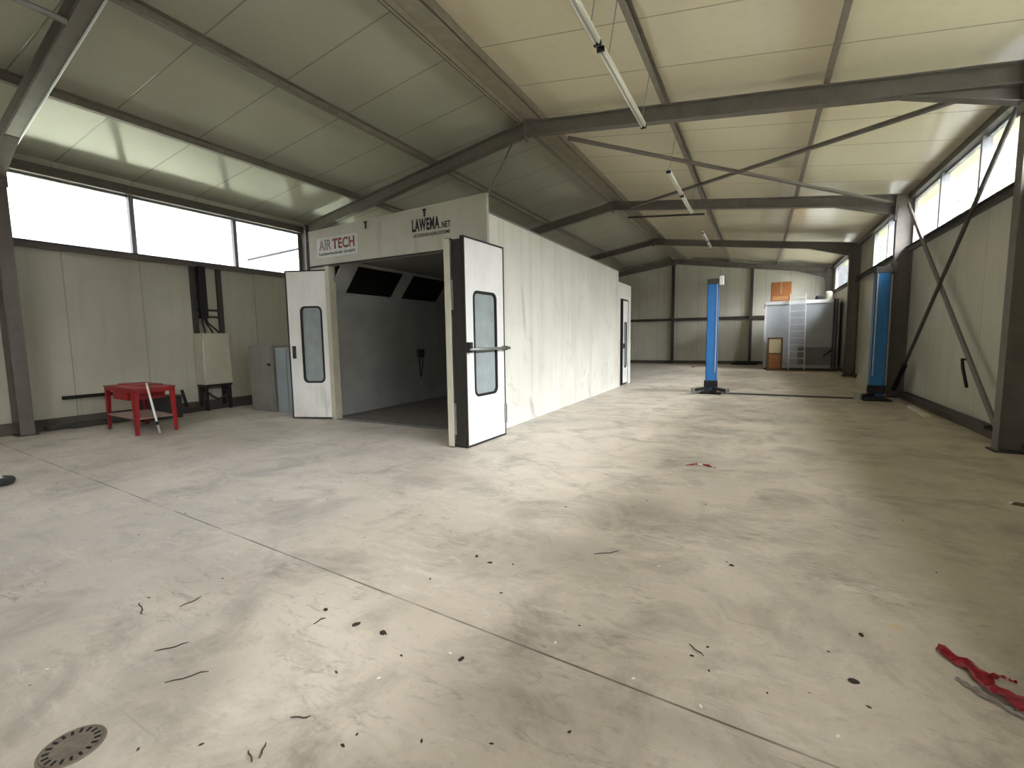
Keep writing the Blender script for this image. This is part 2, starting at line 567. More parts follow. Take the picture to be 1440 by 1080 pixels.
# long walls: sheet below the sills, sheet above the heads, and blind stretches
T = 0.10
LW = [(-3.2, -1.2), (-1.2, 0.8), (0.8, 2.77), (2.77, 4.83), (4.83, 6.89), (6.89, 8.95), (8.95, 10.9)]
RW = [(-0.6, 0.6), (0.6, 2.4), (2.4, 4.4), (4.4, 6.4), (6.4, 8.2), (8.2, 10.05), (10.05, 11.87), (11.87, 13.9), (13.9, 15.9), (15.9, 17.9), (19.9, 21.9), (21.9, 25.9)]
mb = MB()
mb.box(XL - T, XL, Y0, Y1, 0.0, ZSL)
mb.box(XL - T, XL, Y0, Y1, ZTL, roof_z(XL) + .02)
mb.box(XL - T, XL, 10.9, Y1, ZSL, ZTL)
mb.box(XL - T, XL, Y0, -3.2, ZSL, ZTL)
struct(mb.build('wall_left', 'wall_y'))
mb = MB()
mb.box(XR, XR + T, Y0, Y1, 0.0, ZSR)
mb.box(XR, XR + T, Y0, Y1, ZTR, roof_z(XR) + .02)
for a, b in ((Y0, -0.6), (17.9, 19.9), (25.9, Y1)):
    mb.box(XR, XR + T, a, b, ZSR, ZTR)
struct(mb.build('wall_right', 'wall_y'))
# gable wall at the far end, and the entrance wall behind the camera with its closed gate
gp = [(XL - T, 0), (XR + T, 0), (XR + T, roof_z(XR + T)), (XK, ZK), (XL - T, roof_z(XL - T))]
struct(MB().prism(gp, 'y', Y1, Y1 + T).build('wall_back', 'wall_x'))
GX0, GX1, GZ = -2.4, 2.5, 4.2
mb = MB()
mb.prism([(XL - T, 0), (GX0, 0), (GX0, roof_z(GX0)), (XL - T, roof_z(XL - T))], 'y', Y0 - T, Y0)
mb.prism([(GX1, 0), (XR + T, 0), (XR + T, roof_z(XR + T)), (GX1, roof_z(GX1))], 'y', Y0 - T, Y0)
mb.prism([(GX0, GZ), (GX1, GZ), (GX1, roof_z(GX1)), (XK, ZK), (GX0, roof_z(GX0))], 'y', Y0 - T, Y0)
struct(mb.build('wall_front', 'wall_x'))
mb = MB()
for x in (GX0 - .08, GX1 + .08):
    mb.box(x - .08, x + .08, Y0, Y0 + .08, 0, GZ + .1)
mb.box(GX0 - .16, GX1 + .16, Y0, Y0 + .08, GZ, GZ + .14)
for k in (0, 1, 3, 4, 5, 6):
    mb.box(GX0, GX1, Y0 - .06, Y0 - .02, .02 + k * .6, .60 + k * .6 if k < 6 else GZ)
mb.box(GX0, .05, Y0 - .06, Y0 - .02, 1.2, 1.8)
for z in (1.2, 1.8):
    mb.box(GX0, GX1, Y0 - .06, Y0 - .02, z - .03, z + .03)
for k in range(6):
    x = GX0 + (GX1 - GX0) * k / 5
    mb.box(x - .03, x + .03, Y0 - .06, Y0 - .02, 1.2, 1.8)
gate = struct(mb.build('door_1', 'galv'))
MB().box(.05, GX1, Y0 - .045, Y0 - .04, 1.2, 1.8).build('pane', 'pane', gate)  # unseen glazed strip, added to the gate for light from the front

# plinths
struct(MB().box(XL - .02, XL + .05, Y0, Y1, 0.0, 0.2).build('baseboard_left', 'plinth'))
struct(MB().box(XR - .09, XR + .02, Y0, Y1, 0.0, 0.11).build('baseboard_right', 'plinth'))
struct(MB().box(XL, XR, Y1 - .04, Y1 + .02, 0.0, 0.17).build('baseboard_back', 'plinth'))

nw = [0]


def window(x, side, y0, y1, z0, z1):
    nw[0] += 1
    a, b = (x - .07, x + .0) if side < 0 else (x - .0, x + .07)
    fr = .035
    m = MB().ring([(y0, z0), (y1, z0), (y1, z1), (y0, z1)], [(y0 + fr, z0 + fr), (y1 - fr, z0 + fr), (y1 - fr, z1 - fr), (y0 + fr, z1 - fr)], 'x', a, b)
    o = struct(m.build('window_%d' % nw[0], 'alu_dull'))
    c = (a + b) / 2
    MB().box(c - .004, c + .004, y0 + fr, y1 - fr, z0 + fr, z1 - fr).build('pane', 'pane', o)


for y0, y1 in LW:
    window(XL, -1, y0, y1, ZSL, ZTL)
for y0, y1 in RW:
    window(XR, 1, y0, y1, ZSR, ZTR)

nt = [0]


def trim(mb, mat='steel'):
    nt[0] += 1
    return struct(mb.build('trim_%d' % nt[0], mat))


# sill and head rails of the window bands
trim(MB().channel((XL + .06, Y0, ZSL - .04), (XL + .06, Y1, ZSL - .04), .12, .08), 'steel')
trim(MB().box(XL, XL + .14, Y0, Y1, ZTL, ZTL + .10).box(XL, XL + .05, Y0, Y1, ZTL + .10, ZTL + .19), 'steel')
trim(MB().channel((XR - .06, Y1, ZSR - .05), (XR - .06, Y0, ZSR - .05), .13, .08), 'steel_dark')
trim(MB().box(XR - .12, XR, Y0, Y1, ZTR, ZTR + .07).box(XR - .05, XR, Y0, Y1, ZTR + .07, ZTR + .2), 'steel_dark')
# window mullions as posts on the inside
for y in (4.83, 6.89, 0.8, 8.95):
    trim(MB().box(XL, XL + .05, y - .04, y + .04, ZSL, ZTL), 'alu_dull')
for y in (10.05, 11.87, 15.9, 6.4, 4.4):
    trim(MB().box(XR - .05, XR, y - .035, y + .035, ZSR, ZTR), 'alu_dull')
# studs and rungs on the left wall
for y in (5.86, 6.42):
    trim(MB().box(XL, XL + .07, y - .05, y + .05, 0.1, ZSL - .1), 'steel_dark')
for z in (2.22, 2.07):
    trim(MB().box(XL + .01, XL + .05, 5.91, 6.37, z, z + .05), 'steel_dark')
# posts and girts on the gable wall
for x in (-7.6, -4.2, -0.4):
    trim(MB().ibeam((x, Y1 - .09, 0), (x, Y1 - .09, roof_z(x) - .3), .18, .14, up=(0, 1, 0)), 'steel_dark')
trim(MB().box(XL, XR, Y1 - .10, Y1, 2.33, 2.47), 'steel_dark')
# girt low down beside the red table
trim(MB().box(XL, XL + .06, 3.5, 4.9, .52, .58), 'black')


# ------------------------------------------------------------------ portal frames
def frame(yr, yl, label, brk=False):
    def Y(x):
        return yr + (yl - yr) * (XR - x) / (XR - XL)
    t = thing('portal_frame', label, 'steel frame', (0, 0, 0))
    dp = .25
    top = 0.16                                  # purlin depth between sheet and rafter
    zr = lambda x: roof_z(x) - top - dp / 2
    ca, cb = XL + .17, XR - .17
    for (x, s) in ((ca, -1), (cb, 1)):
        zt = roof_z(x) - top
        MB().ibeam((x, Y(x), 0), (x, Y(x), zt), .32, .18, up=(1, 0, 0)).build('column', 'steel', t)
        # end plate and stiffener at the knee
        MB().box(x - s * .17, x - s * .19, Y(x) - .1, Y(x) + .1, zt - .55, zt - .02).build('end_plate', 'steel', t)
        # base plate
        MB().box(x - .2, x + .2, Y(x) - .13, Y(x) + .13, 0, .02).build('base_plate', 'steel_dark', t)
    MB().ibeam((ca + .1, Y(ca), zr(ca + .1)), (XK, Y(XK), zr(XK)), dp, .16).build('rafter', 'steel', t)
    MB().ibeam((cb - .1, Y(cb), zr(cb - .1)), (XK, Y(XK), zr(XK)), dp, .16).build('rafter', 'steel', t)
    MB().box(XK - .02, XK + .02, Y(XK) - .09, Y(XK) + .09, zr(XK) - .2, zr(XK) + .12).build('apex_plate', 'steel', t)
    for (xa, xb, s) in ((cb - .17, cb - 1.3, 1), (ca + .17, ca + 1.3, -1)):
        za, zb = roof_z(xa) - top - dp, roof_z(xb) - top - dp
        y = Y((xa + xb) / 2)
        m = MB().prism([(xa, za + .01), (xb, zb + .01), (xa, za - .2)], 'y', y - .006, y + .006)
        m.bar((xa, Y(xa), za - .2), (xb, Y(xb), zb), .16, .014)
        m.build('haunch', 'steel', t)
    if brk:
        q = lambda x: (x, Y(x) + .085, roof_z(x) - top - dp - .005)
        MB().tube([q(-10.55), q(-9.2), q(-7.6), q(-5.2)], .012, 8).build('flange_glint', 'alu', t)  # pale tube imitating the window light along the rafter's flange edge
    return Y


FY = []
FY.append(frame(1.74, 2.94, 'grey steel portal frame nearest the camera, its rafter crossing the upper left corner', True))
FY.append(frame(7.9, 8.72, 'grey steel portal frame just behind the booth front, apex above the white header'))
FY.append(frame(13.7, 14.95, 'grey steel portal frame whose right column stands behind the blue lift post'))
FY.append(frame(19.9, 21.1, 'dark grey portal frame beyond the paint booth, next but one before the end wall'))
FY.append(frame(26.5, 26.5, 'grey portal frame standing flat against the far gable wall'))

# purlins: long steel sections under the roof sheets, right through all the bays
for x, lab, sgn in ((-8.81, 'lower steel purlin on the left roof slope, just above the window band', -1),
                    (-6.42, 'middle steel purlin on the left roof slope between eaves and ridge', -1),
                    (-1.5, 'steel purlin on the right roof slope directly above the fluorescent lamps', 1),
                    (0.69, 'steel purlin on the right roof slope nearest the right windows', 1)):
    z = roof_z(x) - .075
    up = Vector((SL * sgn, 0, 1)).normalized()
    o = MB().channel((x, Y0, z), (x, Y1, z), .15, .07, .012, up).build('purlin', 'purlin')
    tag(o, lab, 'purlin', 'roof purlins')
t = thing('ridge_beam', 'wide grey steel ridge beam running the length of the roof', 'beam', (0, 0, 0))
for x, s in ((-4.19, 1), (-3.70, -1)):
    z = roof_z(x) - .075
    MB().channel((x, Y0, z), (x, Y1, z), .15, .07 * s, .012).build('purlin', 'steel_dark' if s > 0 else 'purlin', t)
MB().prism([(-4.17, roof_z(-4.17) - .155), (XK, ZK - .13), (-3.72, roof_z(-3.72) - .155), (-3.72, roof_z(-3.72) - .165), (XK, ZK - .14), (-4.17, roof_z(-4.17) - .165)], 'y', Y0, Y1).build('cover_plate', 'ridge', t)

# flat-bar cross bracing under the right slope, bay behind the first frame
def rz(x, d=.42):
    return roof_z(x) - d
tag(MB().bar((-3.37, 8.75, rz(-3.37, .34)), (2.6, 13.7, rz(2.6, .36)), .09, .02).bar((-3.37, 8.75, rz(-3.37, .32)), (2.6, 13.7, rz(2.6, .34)), .015, .07).build('roof_brace', 'steel'),
    'flat roof brace from the near frame ridge to the right end of the second', 'brace', 'diagonal roof braces')
tag(MB().bar((2.3, 8.2, rz(2.3, .37)), (-3.5, 14.2, rz(-3.5, .36)), .09, .02).bar((2.3, 8.2, rz(2.3, .35)), (-3.5, 14.2, rz(-3.5, .34)), .015, .07).build('roof_brace', 'steel'),
    'flat roof brace from the right end of the near frame back to the ridge', 'brace', 'diagonal roof braces')
# wall bracing between the first and second right-hand columns
wb = XR - .16
tag(MB().bar((wb, 13.55, 4.35), (wb, 8.45, .25), .03, .10, (0, 1, 0)).build('wall_brace', 'steel'),
    'flat steel wall brace on the right wall, its low end nearest the camera', 'brace', 'diagonal wall braces')
t = thing('wall_brace', 'round steel wall brace with black sleeve at its foot behind the lift post', 'brace', (wb - .05, 13.4, 0), 0, 'diagonal wall braces')
MB().tube([(0, 0, .3), (0, -4.95, 4.32)], .03, 10).build('rod', 'steel_dark', t)
MB().tube([(0, .1, .22), (0, -.62, .8)], .055, 12).build('sleeve', 'black', t)
tag(MB().tube([(XL - .2, 7.3, 3.55), (XL - .2, 9.35, 4.25)], .035, 10).build('window_brace', 'alu_dull'),
    'pale diagonal bar seen outside the left window next to the booth', 'bar')

# pipe along the rafter of the near frame, small pipe behind the second one, hanger rod of the booth
tag(MB().tube([(-6.7, -2.6, 4.98), (-6.7, 2.48, 4.97)], .035, 10).build('conduit_pipe', 'galv'),
    'grey pipe under the roof in the upper left corner, ending at the nearest rafter', 'pipe')
tag(MB().bar((-3.75, 14.9, 5.22), (-1.5, 14.75, 4.99), .04, .05).build('tie_bar', 'steel_dark'),
    'thin dark cross bar hanging just behind the second portal frame, above the lamps', 'bar')
tag(MB().tube([(-4.34, 8.33, 5.295), (-3.77, 6.26, 3.6)], .018, 8).build('hanger_rod', 'galv'),
    'thin steel rod slanting from the rafter down to the top corner of the paint booth', 'rod')


# ------------------------------------------------------------------ fluorescent battens
def batten(y0, y1, label, wires):
    x, z = -1.6, 4.58
    L = y1 - y0
    t = thing('fluorescent_lamp', label, 'lamp', (x, y0, z), 0, 'unlit fluorescent lamps under the roof')
    MB().prism([(-.035, .0), (.035, .0), (.028, .05), (-.028, .05)], 'y', 0, L).build('housing', 'white', t)
    for dx in (-.022, .022):
        MB().tube([(dx, .04, -.012), (dx, L - .04, -.012)], .013, 10).build('tube', 'tube', t, smooth=True)
    for y in (.0, L - .03):
        MB().box(-.04, .04, y, y + .03, -.03, .02).build('end_cap', 'black', t)
    for w in wires:
        MB().tube([(0.0, w, .05), (0.10, w, roof_z(-1.5) - .151 - z)], .006, 6).build('hanger', 'galv', t)


batten(2.9, 5.04, 'nearest unlit fluorescent batten of the row, cut by the top of the frame', (.4, 1.9))
batten(5.12, 7.25, 'second unlit fluorescent batten, its far end in front of the near portal frame', (.3, 2.0))
batten(9.36, 11.05, 'unlit fluorescent batten hanging on a cable just beyond the near portal frame', (.1,))
batten(11.1, 12.8, 'unlit fluorescent batten whose far end hangs before the second portal frame', (1.5,))
batten(15.3, 16.7, 'small distant unlit fluorescent batten just beyond the second portal frame', (.05,))
batten(16.75, 18.2, 'farthest unlit fluorescent batten before the third portal frame', (1.3,))

# ------------------------------------------------------------------ paint booth
BX0, BX1, BY0 = -7.62, -3.70, 6.2
t = thing('paint_booth', 'large white paint spray booth with folding front doors standing open', 'paint booth', (BX1, BY0, 0))
W = BX0 - BX1                                     # local x runs from W (left) to 0 (right), y from 0 (front) back
LB = 7.48                                         # tall part
EB = 9.0                                          # low end part
HB = 3.42
ox0, ox1, oz = -7.12 - BX1, -0.16, 2.90           # doorway
# right side wall with the exit door gap (y 7.74..8.05)
dy0, dy1, dz = 7.72, 8.66, 2.66
mb = MB().box(-.06, 0, .0, LB, 0, HB)
mb.box(-.06, 0, LB, dy0 + .0, 0, 3.12)
mb.box(-.06, 0, dy0, dy1, dz, 3.12)
mb.box(-.06, 0, dy1, EB, 0, 3.12)
mb.build('side_wall', 'booth', t)
MB().box(W, W + .06, 0, EB, 0, HB - .01).build('side_wall', 'booth', t)
MB().box(W + .06, -.06, LB, LB + .06, 3.12, HB).box(W + .06, -.06, EB - .06, EB, 0, 3.12).build('back_wall', 'booth', t)
MB().box(W + .06, -.06, .06, LB, HB - .06, HB).box(W + .06, -.06, LB, EB - .06, 3.06, 3.12).build('roof', 'booth', t)
# corrugated flashing along the roof edge and clutter of duct on the roof
MB().box(-.05, .012, .0, LB, HB - .01, HB + .015).build('edge_trim', 'galv', t)
hd = MB().prism([(W - .02, oz), (.02, oz), (.02, 3.67), (W - .02, 3.56)], 'y', -.03, .03).build('header', 'booth_head', t)
MB().box(W - .02, .02, -.045, -.03, oz, oz + .03).build('drip_rail', 'dirty_black', t)
MB().prism([(W - .02, 3.56), (.025, 3.67), (.025, 3.685), (W - .02, 3.575)], 'y', -.035, .05).build('header_trim', 'cream', t)
for px, pz in ((-2.45, 3.58), (-1.15, 3.61)):
    MB().box(px - .03, px + .03, -.05, -.031, pz - .03, pz).box(px - .01, px + .01, -.05, -.031, pz - .12, pz - .03).build('hook', 'dirty_black', t)
# front strips left and right of the doorway
MB().box(W - .02, ox0 - .12, -.02, .04, 0, oz).build('front_panel', 'booth_head', t)
MB().box(ox0 - .12, ox0, -.05, .1, 0, oz).build('jamb', 'cream', t)
MB().box(ox1, .0, -.04, .1, 0, oz).build('jamb', 'cream', t)
MB().box(ox0, ox1, -.03, .03, 0, .02).build('threshold', 'galv', t)
# inside lining
mb = MB().box(W + .30, W + .33, .06, LB - .4, .02, 2.42)
mb.box(-.36, -.33, .12, LB - .4, .02, 2.42)
mb.box(W + .3, -.33, LB - .43, LB - .4, .02, 3.0)
mb.build('inner_lining', 'inside', t)
MB().box(W + .3, -.33, .06, LB - .4, 3.0, 3.04).build('inner_ceiling', 'inside_ceil', t)
MB().box(W + .06, -.06, .03, LB - .4, .0, .012).build('inner_floor', 'inside_floor', t)
# slanted light boxes along the top left, dark while switched off
mb = MB()
mb.prism([(W + .33, 2.40), (W + .31, 2.42), (W + .78, 3.0), (W + .80, 2.98)], 'y', .06, LB - .4)
mb.prism([(-.36, 2.40), (-.34, 2.42), (-.81, 3.0), (-.83, 2.98)], 'y', .06, LB - .4)
mb.build('light_cove', 'inside', t)
for k in range(4):
    y = .45 + k * 1.62
    MB().prism([(W + .385, 2.45), (W + .375, 2.46), (W + .755, 2.93), (W + .765, 2.92)], 'y', y, y + 1.25).build('light_box', 'booth_lamp', t)
    MB().prism([(-.415, 2.45), (-.405, 2.46), (-.785, 2.93), (-.795, 2.92)], 'y', y, y + 1.25).build('light_box', 'booth_lamp', t)
# wall-mounted air regulator on the left lining
rg = MB().box(W + .33, W + .42, 2.6, 2.78, 1.08, 1.28).build('air_regulator', 'dark_box', t, .01)
MB().tube([(W + .38, 2.62, 1.1), (W + .40, 2.6, .9), (W + .38, 2.66, .6), (W + .4, 2.72, .9), (W + .38, 2.75, 1.1)], .012, 8).build('hose', 'black', rg, smooth=True)
# lettering on the header
st = MB().box(-3.72, -2.66, -.034, -.031, 3.06, 3.42).build('sign_sticker', 'sticker', t)
text_mesh('sign_text', 'AIR', .19, .33, 'pale_ink', st, (-3.66, -.0345, 3.19), bold=.02)
text_mesh('sign_text', 'TECH', .19, .56, 'red_ink', st, (-3.30, -.0345, 3.19), bold=.03, space=1.08)
text_mesh('sign_text', 'Lackiertechnik GmbH', .055, .92, 'grey_ink', st, (-3.66, -.0345, 3.10), bold=.015)
text_mesh('sign_text', 'LAWEMA', .20, .56, 'black_ink', hd, (-1.42, -.031, 3.27), bold=.045, space=1.16)
text_mesh('sign_text', '.NET', .10, .19, 'black_ink', hd, (-.84, -.031, 3.27), bold=.025, space=1.1)
text_mesh('sign_text', 'LACKIERANLAGEN SYSTEME', .055, .74, 'black_ink', hd, (-1.40, -.031, 3.18), bold=.012)


def leaf(parent, name, hinge, ang, w, h, z0, win, both=True, handle=False):
    """door leaf: local x along the leaf from the hinge, y its thickness"""
    th = .05
    r = MB()
    wi = win
    loop = rrect(wi[0], wi[1], wi[2], wi[3], .09)
    n = len(loop)
    # outer rectangle resampled to the same number of points as the window loop
    outer = []
    cx, cz = (wi[0] + wi[1]) / 2, (wi[2] + wi[3]) / 2
    q = n // 4
    cs = [(w, z0), (w, h), (0, h), (0, z0)]
    mids = [(cx, z0), (w, cz), (cx, h), (0, cz)]
    for k in range(4):
        a, c, b = mids[k], cs[k], mids[(k + 1) % 4]
        for i in range(q):
            u = i / (q - 1)
            if u < .5:
                p = (a[0] + (c[0] - a[0]) * u * 2, a[1] + (c[1] - a[1]) * u * 2)
            else:
                p = (c[0] + (b[0] - c[0]) * (u - .5) * 2, c[1] + (b[1] - c[1]) * (u - .5) * 2)
            outer.append(p)
    # pull the points near each corner exactly into it
    for k in range(4):
        outer[k * q + q // 2] = cs[k]
    r.ring(outer, loop, 'y', -th / 2, th / 2)
    o = r.build(name, 'door', parent)
    o.location = hinge
    o.rotation_euler = (0, 0, ang)
    g = .035
    MB().ring([(-.012, z0 - .012), (w + .012, z0 - .012), (w + .012, h + .012), (-.012, h + .012)],
              [(.012, z0 + .012), (w - .012, z0 + .012), (w - .012, h - .012), (.012, h - .012)], 'y', -th / 2 - .006, th / 2 + .006).build('gasket', 'dirty_black', o)
    inner = rrect(wi[0] + .022, wi[1] - .022, wi[2] + .022, wi[3] - .022, .075)
    MB().ring(rrect(wi[0] - .012, wi[1] + .012, wi[2] - .012, wi[3] + .012, .1), inner, 'y', -th / 2 - .008, th / 2 + .008).build('window_seal', 'black', o)
    MB().prism(rrect(wi[0] + .01, wi[1] - .01, wi[2] + .01, wi[3] - .01, .08), 'y', -.005, .005).build('glass', 'door_glass', o)
    return o


# left leaf swung out towards the left
lf = leaf(t, 'door_leaf', (-7.17 - BX1, -.0, 0), math.atan2(-.31, -.82) , .87, 2.83, .03, (.18, .60, .72, 2.16))
MB().box(.74, .80, .025, .05, 1.18, 1.42).build('latch', 'dirty_black', lf)
# right pair folded together, standing straight out from the front
rf = leaf(t, 'door_leaf', (.22, .04, 0), math.atan2(-1.0, -.04), 1.0, 2.86, .02, (.22, .80, .70, 2.16))
MB().box(-.0, .03, .025, .06, .2, .5).build('hinge', 'galv', rf)
b = MB().tube([(-.06, .085, 1.36), (1.0, .085, 1.36)], .022, 12)
b.build('push_bar', 'galv', rf, smooth=True)
MB().box(.94, 1.0, .02, .10, 1.32, 1.46).build('bar_bracket', 'dirty_black', rf)
MB().box(.02, .07, .02, .10, 1.33, 1.39).build('bar_bracket', 'dirty_black', rf)
l2 = leaf(t, 'door_leaf', (-.08, -.02, 0), math.atan2(-1.0, .05), .97, 2.84, .03, (.2, .75, .70, 2.16))
MB().box(.985, .995, -.05, .04, .02, 2.84).build('edge_strip', 'cream', l2)
MB().box(.94, .985, .03, .07, .18, .62).build('hinge', 'galv', l2)
MB().box(.94, .985, .03, .07, 1.9, 2.3).build('hinge', 'galv', l2)
MB().box(.86, .92, -.075, -.02, 1.3, 1.55).build('latch', 'galv', l2)
MB().box(.02, .165, -.985, -.945, .03, 2.83).build('gap_shade', 'dirty_black', t)  # dark box filling the gap between the leaves, imitating its shadow
# personnel exit near the far end of the side wall, slightly ajar
ed = leaf(t, 'exit_door', (-.03, dy1, 0), -PI / 2 - .0, .62, 2.62, .05, (.16, .46, .55, 1.95))
MB().box(.5, .56, .02, .07, 1.15, 1.3).build('handle', 'black', ed)
MB().box(-.07, -.05, dy0, dy1, 0, dz).build('exit_backing', 'black', t)  # black sheet across the whole opening behind the exit door

# ducting lying on the booth roof, dark against the slope
o = thing('ventilation_duct', 'dark sheet-metal duct lying along the top of the paint booth', 'duct', (-5.6, 8.6, 3.421))
MB().box(-.5, .7, 0, 4.2, 0, .34).build('duct_body', 'steel_dark', o, .02)
for k in range(5):
    MB().box(-.53, .73, .1 + k * .98, .16 + k * .98, 0.0, .37).build('flange', 'galv', o)

# ------------------------------------------------------------------ left side
# switch box on a dark stand, cables above
o = thing('switch_cabinet', 'cream metal box on a dark stand by the left wall, between table and locker', 'cabinet', (-10.93, 5.78, 0))
MB().box(-.17, .18, 0.0, .60, .58, 1.72).build('body', 'cream', o, .012)
MB().box(.18, .195, .02, .58, .60, 1.70).build('door', 'cream', o, .006)
for (x, y) in ((-.12, .04), (.13, .04), (-.12, .55), (.13, .55)):
    MB().box(x - .025, x + .025, y - .025, y + .025, 0, .58).build('leg', 'black', o)
MB().box(-.15, .16, .0, .6, .53, .58).build('stand_frame', 'black', o)
o = thing('cable_conduit', 'thick black cables running down the left wall into the cream box', 'cable', (-11.0, 5.95, 0))
MB().box(-.05, .05, -.03, .12, 2.05, 3.2).build('trunking', 'black', o)
for k, (dx, dy) in enumerate(((0.02, .0), (0.03, .06), (0.0, .12))):
    MB().tube([(0, dy * .6, 2.1), (dx, dy * 1.0, 1.95), (dx + .05, dy * 2.2, 1.8), (dx + .06, dy * 2.6 , 1.722)], .02, 8).build('cable', 'black', o, smooth=True)
o = tag(MB().tube([(-10.98, 5.9, .42), (-10.9, 6.0, .3), (-10.95, 6.15, .22), (-10.85, 6.3, .3), (-10.9, 6.33, .44)], .028, 10).tube([(-10.98, 5.9, .42), (-10.98, 5.9, .57)], .028, 10).tube([(-10.9, 6.33, .44), (-10.9, 6.33, .57)], .028, 10).build('drain_pipe', 'steel_dark', smooth=True),
        'bent grey pipe hanging below the cream box on its stand', 'pipe')
tag(MB().tube([(-11.0, 5.5, .12), (-11.0, 5.42, .5)], .03, 8).build('pipe_stub', 'black'),
    'short black pipe leaning by the wall beside the cream box', 'pipe')
tag(MB().tube([(-10.98, 3.2, .05), (-10.98, 8.4, .05)], .045, 10).tube([(-10.86, 3.5, .035), (-10.86, 7.9, .035)], .03, 10).build('heating_pipe', 'steel_dark'),
    'dark pair of pipes running along the foot of the left wall', 'pipe')

o = thing('metal_locker', 'grey metal locker with dark handle, left of the open booth door', 'locker', (-9.95, 6.3, 0))
MB().box(0, .80, 0, .5, .0, 1.43).build('body', 'grey_box', o, .01)
MB().box(.03, .77, -.015, 0, .05, 1.02).build('door', 'grey_box', o, .004)
MB().box(.03, .77, -.015, 0, 1.06, 1.39).build('drawer', 'grey_box', o, .004)
MB().box(.66, .76, -.04, -.015, 1.0, 1.05).build('handle', 'black', o)
o = thing('steel_cabinet', 'blue-grey steel cabinet half hidden behind the left booth door', 'cabinet', (-9.13, 6.36, 0))
MB().box(0, .75, .0, .5, .0, 1.38).build('body', 'bluegrey', o, .01)
MB().box(.02, .37, -.012, 0, .06, 1.35).build('door', 'bluegrey', o, .004)
MB().box(.38, .73, -.012, 0, .06, 1.35).build('door', 'bluegrey', o, .004)

# red work table
o = thing('work_table', 'red steel work table with lower shelf standing by the left wall', 'table', (-9.55, 4.03, 0), math.atan2(.1, -1.27) + PI)
hw, hd2 = .62, .30
for (x, y) in ((-hw, -hd2), (hw, -hd2), (-hw, hd2), (hw, hd2)):
    sx, sy = (1 if x < 0 else -1), (1 if y < 0 else -1)
    # tapering angle-iron leg
    m = MB()
    m.prism([(x, 0), (x + sx * .05, 0), (x + sx * .09, .76), (x, .76)], 'y', y, y + sy * .012)
    m.xform(Matrix.Identity(4))
    m.prism([(y, 0), (y + sy * .05, 0), (y + sy * .09, .76), (y, .76)], 'x', x, x + sx * .012)
    m.build('leg', 'red', o)
MB().box(-hw - .01, hw + .01, -hd2 - .01, hd2 + .01, .76, .785).build('table_top', 'red_top', o, .004)
MB().box(-.55, .25, -.12, .27, .785, .805).build('top_plate', 'red_top', o, .004)
MB().box(-hw + .01, hw - .01, -hd2 + .01, hd2 - .01, .26, .28).build('shelf', 'shelf', o, .004)
MB().box(-.35, .3, -hd2 + .03, hd2 - .03, .56, .755).build('drawer', 'red', o, .006)
m = MB()
for y in (-hd2 + .006, hd2 - .006):
    m.box(-hw + .01, hw - .01, y - .006, y + .006, .70, .76)
for x in (-hw + .006, hw - .006):
    m.box(x - .006, x + .006, -hd2 + .01, hd2 - .01, .70, .76)
m.build('apron', 'red', o)
o = thing('stick', 'white stick leaning against the front of the red work table', 'stick', (-8.85, 3.97, 0))
MB().tube([(0.0, 0, 0.005), (-.07, -.10, .86)], .018, 10).build('stick_body', 'tube', o, smooth=True)
MB().tube([(-.012, -.017, .15), (-.017, -.024, .21)], .021, 10).build('band', 'black', o, smooth=True)
o = thing('storage_crate', 'dark plastic crate on the floor behind the red work table', 'crate', (-10.58, 4.75, 0))
MB().box(-.18, .2, -.35, .35, 0, .42).build('crate_body', 'dark_box', o, .015)
MB().box(-.2, .22, -.37, .37, .42, .46).build('lid', 'dark_box', o, .01)

# ------------------------------------------------------------------ two-post lift
def lift_post(loc, label, mirror):
    t = thing('lift_post', label, 'vehicle lift', loc, 0, 'two-post vehicle lift')
    s = -1 if mirror else 1
    H = 2.80
    # C-shaped mast
    m = MB().box(-.13, .13, -.14, -.128, .10, H)
    m.box(-.13, -.118, -.14, .12, .10, H).box(.118, .13, -.14, .12, .10, H)
    m.box(-.13, -.07, .108, .12, .10, H).box(.07, .13, .108, .12, .10, H)
    m.build('mast', 'blue', t)
    MB().box(s * .10 - .012, s * .10 + .012, -.15, -.14, .55, H).build('cover_strip', 'alu', t)
    MB().box(-.14, .14, -.15, .13, H, H + .14).build('head_cap', 'steel_dark', t, .01)
    MB().box(.14, .24, -.12, .06, H - .02, H + .2).build('motor_box', 'steel_dark' if mirror else 'white', t, .01)
    MB().box(-.26, .26, -.3, .24, 0, .02).build('base_plate', 'black', t)
    MB().box(-.15, .15, -.16, .14, .02, .10).build('foot', 'steel_dark', t, .01)
    cr = MB().box(-.16, .16, -.175, .0, .16, .34).build('carriage', 'black', t, .01)
    for k, (dx, dy) in enumerate(((-.38, -.34), (s * .42, -.28))):
        p0 = Vector((.08 * (1 if dx > 0 else -1), -.17, .14))
        p1 = Vector((dx, dy - .2, .12))
        a = MB().bar(p0, p1, .09, .07).build('swing_arm', 'black', t)
        MB().tube([(p1.x, p1.y, .06), (p1.x, p1.y, .17)], .05, 14).build('lift_pad', 'galv', a, smooth=False)
    return t


lift_post((-1.07, 13.1, 0), 'blue lift post standing free in the middle of the hall', False)
lift_post((2.36, 13.0, 0), 'blue lift post standing by the right wall next to a steel column', True)
tag(MB().prism([(-.09, 0), (.09, 0), (.05, .03), (-.05, .03)], 'x', -.78, 2.08).build('cable_cover', 'steel_dark'),
    'dark cable cover strip on the floor between the two blue lift posts', 'floor cover').location = (0, 13.05, 0)
